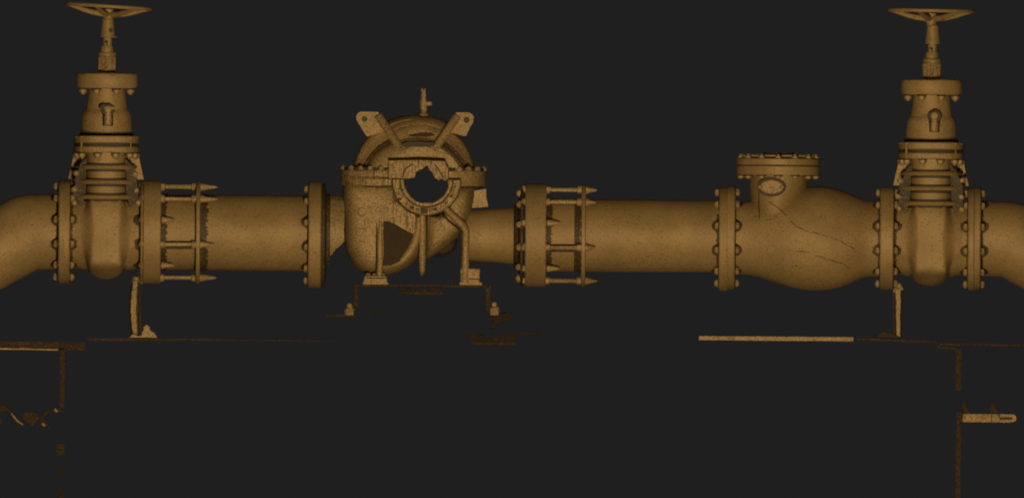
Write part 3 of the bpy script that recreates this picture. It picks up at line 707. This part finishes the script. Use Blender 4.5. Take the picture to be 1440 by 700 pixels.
# ---- bearing housing ----
b = MB()
b.prism([(547, 227), (560, 225.5), (590, 225), (627, 226), (631, 236), (631, 252), (626, 254), (621, 251), (617, 253), (612, 250), (609, 243), (604, 238), (602, 233), (598, 234), (590, 239), (584, 244), (583, 250), (570, 252.5), (547, 251)], -80, -60)
b.cut(2); b.rough(1.4, .17, 8); b.build('housing_cap', 'striped', pu)
b = MB(); b.tube([(546, -80, 226), (560, -81, 225), (590, -81, 224.5), (626, -81, 225.5), (631, -80, 238), (631, -80, 250)], [1, 1.1, 1.2, 1.2, 1, .8], 6); b.rough(.8, .2, 8)
b.tube([(566, -80.5, 250), (570, -80.5, 238), (580, -81, 231)], .9, 6); b.tube([(612, -81, 232), (618, -81, 240), (624, -81, 250)], .9, 6); b.build('cap_edge', 'line', pu)
b = MB(); b.tube([(480, -66, 251.5), (556, -80, 251.6), (572, -81, 252.5)], [.1, .9, 1.1], 6); b.tube([(628, -81, 252), (648, -78, 252.5)], [1, .8], 6); b.build('joint_line', 'line', pu)
def halfring(b, cx_, cy_, r0, r1, d0, d1, a0=0, a1=PI, n=48, mi=0, bev=1):
    pr = [(r0, d1), (r0, d0+bev), (r0+bev, d0), (r1-bev, d0), (r1, d0+bev), (r1, d1)]
    b.rings([[(cx_+r*math.cos(a0+(a1-a0)*i/n), d, cy_+r*math.sin(a0+(a1-a0)*i/n)) for r, d in pr] for i in range(n+1)], closed=True, cap0=True, cap1=True, mi=mi)
b = MB(); halfring(b, 600, 254, 37.5, 48, -78, -50, -.03, PI+.03); halfring(b, 600, 254, 31.5, 36.5, -72, -50, -.03, PI+.03)
halfring(b, 600, 254, 36, 38, -71, -52, 0, PI, mi=1, bev=.3); halfring(b, 600, 254, 47.6, 49.4, -69, -50, 0, PI, mi=1, bev=.3)
b.rough(.9, .18, 8); hr = b.build('bearing_housing', ['striped', 'line'], pu)
for x, y, r in ((597, 296.5, 5.2), (580, 292, 3), (612, 294, 2.6), (563, 280, 2.2), (572, 263, 2), (566, 268, 1.6), (634, 276, 1.8), (640, 262, 1.8)):
    b = MB(); b.box(x-r, x+r, y-r*.7, y+r*.7, -79.4, -76, bev=.8); b.rough(.6, .4, x); b.build('drain_hole' if r > 4 else 'pit', 'line', hr)
for x, y in ((588, 295), (606, 295), (560, 272), (628, 285)):
    b = MB(); b.lathe([(-82, .8), (-81, 2), (-77, 2.8)], (x, 0, y), 'y', 8); b.rough(.5, .3, x); b.build('screw', 'nut', hr)
# ---- lower casing ----
b = MB()
b.pillow([(520, 250), (556, 252), (556, 262), (561, 276), (573, 289), (589, 298), (603, 306), (606, 322), (602, 342), (592, 360), (578, 374), (560, 384), (545, 389), (526, 388), (510, 383), (497, 372), (488, 356), (484, 336), (482.5, 312), (481.5, 290), (482, 266), (484, 252)], (545, 318), 62, 8, 16)
b.rough(1.0, .05, 5); b.build('suction_chamber', 'rough', pu)
b = MB(); b.prism([(540, 312), (549, 312), (560, 318), (572, 325), (585, 331), (584, 342), (577, 355), (566, 366), (552, 373), (540, 374)], -66, -40); b.cut(4); b.rough(1.3, .35, 6); b.build('unlit_recess', 'web', pu)  # dark brown plate painted as an unlit recess
b = MB(); b.prism([(556, 283), (571, 296), (584, 302), (586, 330), (572, 324), (555, 315), (545, 310), (546, 290)], -66.5, -50); b.cut(2); b.rough(.9, .18, 6); b.build('scored_patch', 'striped', pu)
b = MB(); b.tube([(590, -62, 306), (589, -64, 322), (585, -64, 338), (579, -64, 352), (570, -62, 364), (559, -60, 371), (552, -56, 374)], [4, 5, 6.2, 6.2, 5.6, 4.6, 2.5], 14); b.rough(.7, .15, 6); b.build('volute_edge', 'rough', pu)
b = MB()
b.pillow([(592, 300), (612, 302), (634, 292), (646, 270), (647, 256), (668, 256), (667, 275), (664, 296), (659, 313), (648, 330), (634, 344), (619, 355), (607, 362), (597, 365), (594, 340)], (628, 312), 56, 4, 12)
b.rough(1.0, .05, 7); b.build('volute', 'rough', pu)
b = MB(); b.tube([(594.5, -64, 302), (595, -65, 330), (595, -65, 360), (595, -62, 380), (595, -56, 386)], [5, 5, 5, 4.4, 2], 12); b.rough(.9, .12, 7); b.build('strut', 'rough', pu)
b = MB(); b.tube([(601, -60, 306), (601, -62, 340), (600.5, -60, 362)], .9, 6); b.build('strut_edge', 'line', pu)
b = MB(); b.pillow([(612, 345), (640, 330), (645, 338), (640, 352), (625, 360), (604, 362)], (628, 348), 26, 3, 8); b.rough(1, .15, 3); b.build('lower_boss', 'web', pu)
b = MB(); b.prism([(613, 352), (632, 340), (638, 342), (636, 350), (622, 357)], -30, -20); b.cut(2); b.rough(1.4, .2, 3); b.build('drain_plug', 'web', pu)
# posts and feet
b = MB(); b.tube([(535.5, -66, 312), (535.5, -68, 340), (535.5, -68, 372), (534.5, -68, 392)], [2, 4, 4.2, 4.2], 12); b.rough(.8, .15, 3); b.build('leg', 'rough', pu)
b = MB(); b.tube([(530.8, -68, 314), (530.8, -70, 345), (530.6, -70, 386)], [.5, 1, 1], 6); b.rough(.4, .2, 3); b.build('leg_edge', 'line', pu)
b = MB(); b.tube([(627, -72, 293), (640, -72, 306), (652, -72, 317), (656, -71, 325), (656, -70, 350), (655.5, -70, 380), (655, -70, 397)], [4.5, 5.4, 5.4, 5, 5, 5.2, 6], 14); b.rough(.6, .1, 3); b.build('leg', 'rough', pu)
b = MB(); b.tube([(620, -66, 300), (636, -66, 314), (648, -66, 323), (650, -66, 335), (649.5, -64, 396)], [1, 1.6, 1.8, 1.6, 1.2], 6); b.rough(.7, .15, 3); b.build('leg_edge', 'line', pu)
b = MB(); b.box(513, 546, 388, 400, -74, 20, bev=1.5); b.cut(2); b.rough(1.2, .25, 3); b.box(512, 547, 397.4, 400.2, -76, 24, mi=0)
for x in (519, 528, 540): b.lathe([(384, .8), (385, 3.2), (389, 4)], (x, -60, 0), 'z', 8)
b.build('foot', 'rough', pu)
b = MB(); b.box(516, 545, 390.6, 392.4, -75, -60); b.rough(.8, .3, 5); b.build('foot_groove', 'line', pu)
b = MB(); b.box(649, 676, 377, 400, -74, 20, bev=1.5); b.cut(2); b.rough(1.0, .25, 6); b.box(648, 679, 396.5, 400.2, -76, 24); b.build('foot', 'bright', pu)
b = MB(); b.box(660, 676, 391, 393, -75.6, -60); b.rough(.8, .3, 5); b.build('foot_groove', 'line', pu)
# ---- suction nozzle (its lower half was never captured) ----
b = MB(); b.lathe([(458+i*1.17, 52-.1*i) for i in range(24)], (0, 0, 327), 'x', 260, cap=False, keep=lambda x, d, y: y < 338+(486-x)*1.1+2.2*noise.noise(Vector((x*.3, d*.2, y*.2))) )
b.rough(.8, .1, 3); b.build('suction_nozzle', 'rough', pu)
b = MB(); b.lathe([(458, 53.2), (461, 53.4), (465, 53.2)], (0, 0, 327), 'x', 80, cap=False, wob=.02, keep=lambda x, d, y: y < 372); b.build('nozzle_flange_face', 'dark_speckle', pu)
# ---- discharge nozzle ----
b = MB(); b.lathe([(655, 35.5), (675, 36.5), (700, 38), (722, 40), (732, 41)], (0, 0, 330.5), 'x', 64); b.rough(.8, .06, 3); b.build('discharge_nozzle', 'paint', pu)
b = MB(); b.lathe([(723, 41), (725, 43.5), (729, 46), (731, 56), (733, 68), (736.5, 69), (737.6, 60)], (0, 0, 330.5), 'x', 72, wob=.04); b.build('discharge_flange', 'dark_speckle', pu)
for a in ANG12:
    q = math.radians(a); b = MB(); b.lathe([(726, .6), (727, 3.4), (729, 5), (734, 5.6)], (0, -62*math.cos(q), 330.5+62*math.sin(q)), 'x', 8, wob=.2); b.build('bolt', 'nut', pu)
b = MB()
for i in range(24):
    a0_, a1_ = 2*PI*i/24, 2*PI*(i+1)/24
b.lathe([(-34.2, 7.2), (-33, 7.2), (-30, 7.2)], (672, -2.5, 333), 'y', 20); b.build('cast_mark', 'rough', pu)
# tab behind
b = MB(); b.prism([(665, 268), (684, 265), (684, 275), (687, 290), (659, 292.5), (662, 280)], 8, 22); b.build('rear_bracket', 'bright', pu)
# ---- vent cock ----
b = MB(); b.lathe([(126, 1), (127, 2.8), (131, 2.8), (135, 4), (138, 3.4), (141, 4.4), (152, 5), (155, 4.4), (158, 3.6), (160, 5), (162, 7), (165, 7)], (595, -4, 0), 'z', 14)
b.lathe([(-6, 2), (-2, 3), (4, 3.2), (7, 2)], (600, -6, 146), 'x', 8); b.lathe([(123.5, .5), (129, 1.2)], (592.5, -4, 0), 'z', 6); b.lathe([(124, .5), (129, 1.2)], (597.5, -4, 0), 'z', 6)
b.rough(1.1, .3, 3); b.build('vent_cock', 'bright', pu)
# ---- worn cast marks on the chamber: a ring like a C and broken strokes ----
def mark(pts, r=.7):
    b = MB(); b.tube([(x, -61.6, y) for x, y in pts], r, 6); b.rough(.5, .35, pts[0][0]); b.build('cast_mark', 'web', pu)
mark([(509+5.5*math.cos(a), 298.5+6*math.sin(a)) for a in [math.radians(-40-i*28) for i in range(11)]], .6)
mark([(520, 292), (524, 291), (528, 292.5)], .5)
mark([(513, 309), (514, 318)], .5); mark([(522, 302), (519, 307), (523, 312)], .5)
mark([(504, 322), (515, 322), (529, 320)], .5); mark([(506, 340), (518, 341)], .5); mark([(516, 352), (527, 351)], .45)

# =====================================================================
# base frame under the pump
# =====================================================================
bf = thing('base_frame', 595, 432, 'thin dark brown channel frame under the pump feet', 'frame')
def sheet(b, x0, x1, y0, y1, d0=-60, d1=60): b.box(x0, x1, y0, y1, d0, d1)
b = MB(); sheet(b, 499, 690, 400.6, 403.4); b.cut(3); b.rough(.5, .15, 2); b.build('top_plate', 'brown', bf)
b = MB(); sheet(b, 498, 503.5, 403.4, 431); b.cut(2); b.rough(1, .12, 2); b.build('side_plate', 'brown', bf)
b = MB(); sheet(b, 683.5, 689.5, 403.4, 436); b.cut(2); b.rough(1, .12, 4); b.build('side_plate', 'brown', bf)
b = MB(); b.prism([(562, 404), (572, 409), (574, 404), (582, 404), (584, 408), (604, 408), (606, 404), (622, 404), (622, 413), (562, 413)], -62, -20); b.cut(2); b.rough(.8, .2, 4); b.build('cross_channel', 'faint', bf)
b = MB(); b.box(562, 622, 410.6, 413.2, -63, -56); b.cut(3); b.rough(.8, .2, 5); b.build('lip', 'brown', bf)
b = MB(); b.lathe([(-66, 1), (-65, 3), (-60, 3.4)], (596, 0, 408.5), 'y', 8, wob=.3); b.build('bolt', 'web', bf)
# anchors
def anchor_bolt(x, y0, y1, label):
    t = thing('anchor_bolt', x, y1, label, 'bolt', 'anchor bolts beside the pump base')
    b = MB(); b.lathe([(y0, 1.5), (y0+1.5, 3.6), (y0+6, 4), (y0+7, 3.4)], (x, -40, 0), 'z', 10); b.rough(.8, .3, x); b.build('stud', 'nut', t)
    b = MB(); b.lathe([(y0+7, 5), (y0+9, 6.8), (y1-2, 7.2), (y1, 7.6)], (x, -40, 0), 'z', 8, wob=.1); b.rough(1, .25, x); b.build('nut', 'nut', t)
anchor_bolt(491.5, 426, 443, 'squat tan anchor bolt beside the left leg of the pump frame')
anchor_bolt(695, 424, 443, 'taller tan anchor bolt beside the right leg of the pump frame')
# grout and channel scraps
anchor(470, 444); b = MB(); b.box(458, 499, 443, 445.6, -50, 50); b.cut(2); b.rough(.8, .12, 2); tagmesh(b.build('grout_strip', 'brown'), 'thin dark brown strip under the left anchor bolt', 'strip')
anchor(530, 439); b = MB(); b.box(512, 552, 437.8, 439, -50, 50); b.cut(2); b.rough(.4, .12, 2); tagmesh(b.build('grout_strip', 'faint'), 'faint hairline strip inside the pump frame, right of the left anchor bolt', 'strip')
anchor(700, 462); b = MB(); b.prism([(688, 441), (704, 440), (718, 440), (721, 447), (714, 451), (704, 452), (697, 461), (690, 462), (694, 452), (688, 448)], -42, -30); b.cut(2); b.rough(1.6, .2, 2)
tagmesh(b.build('grout_lump', 'faint'), 'ragged brown lump hanging under the right anchor bolt', 'grout')
ch = thing('floor_channel', 694, 484, 'shallow brown floor channel with a small bolt below the right anchor bolt', 'channel')
b = MB(); b.prism([(649, 466), (660, 467), (664, 470), (680, 471), (682, 477), (704, 477), (706, 470), (726, 467), (757, 466.5), (757, 469.5), (727, 471), (724, 484), (663, 484), (660, 472), (650, 470)], -50, 40); b.cut(2); b.rough(1, .2, 4); b.build('channel', 'faint', ch)
b = MB(); b.box(663, 724, 481, 484.4, -51, -44); b.cut(3); b.rough(1, .2, 4); b.build('lip', 'brown', ch)
b = MB(); b.lathe([(-54, 1), (-53, 3), (-50, 3.4)], (696, 0, 477), 'y', 8, wob=.3); b.build('bolt', 'web', ch)
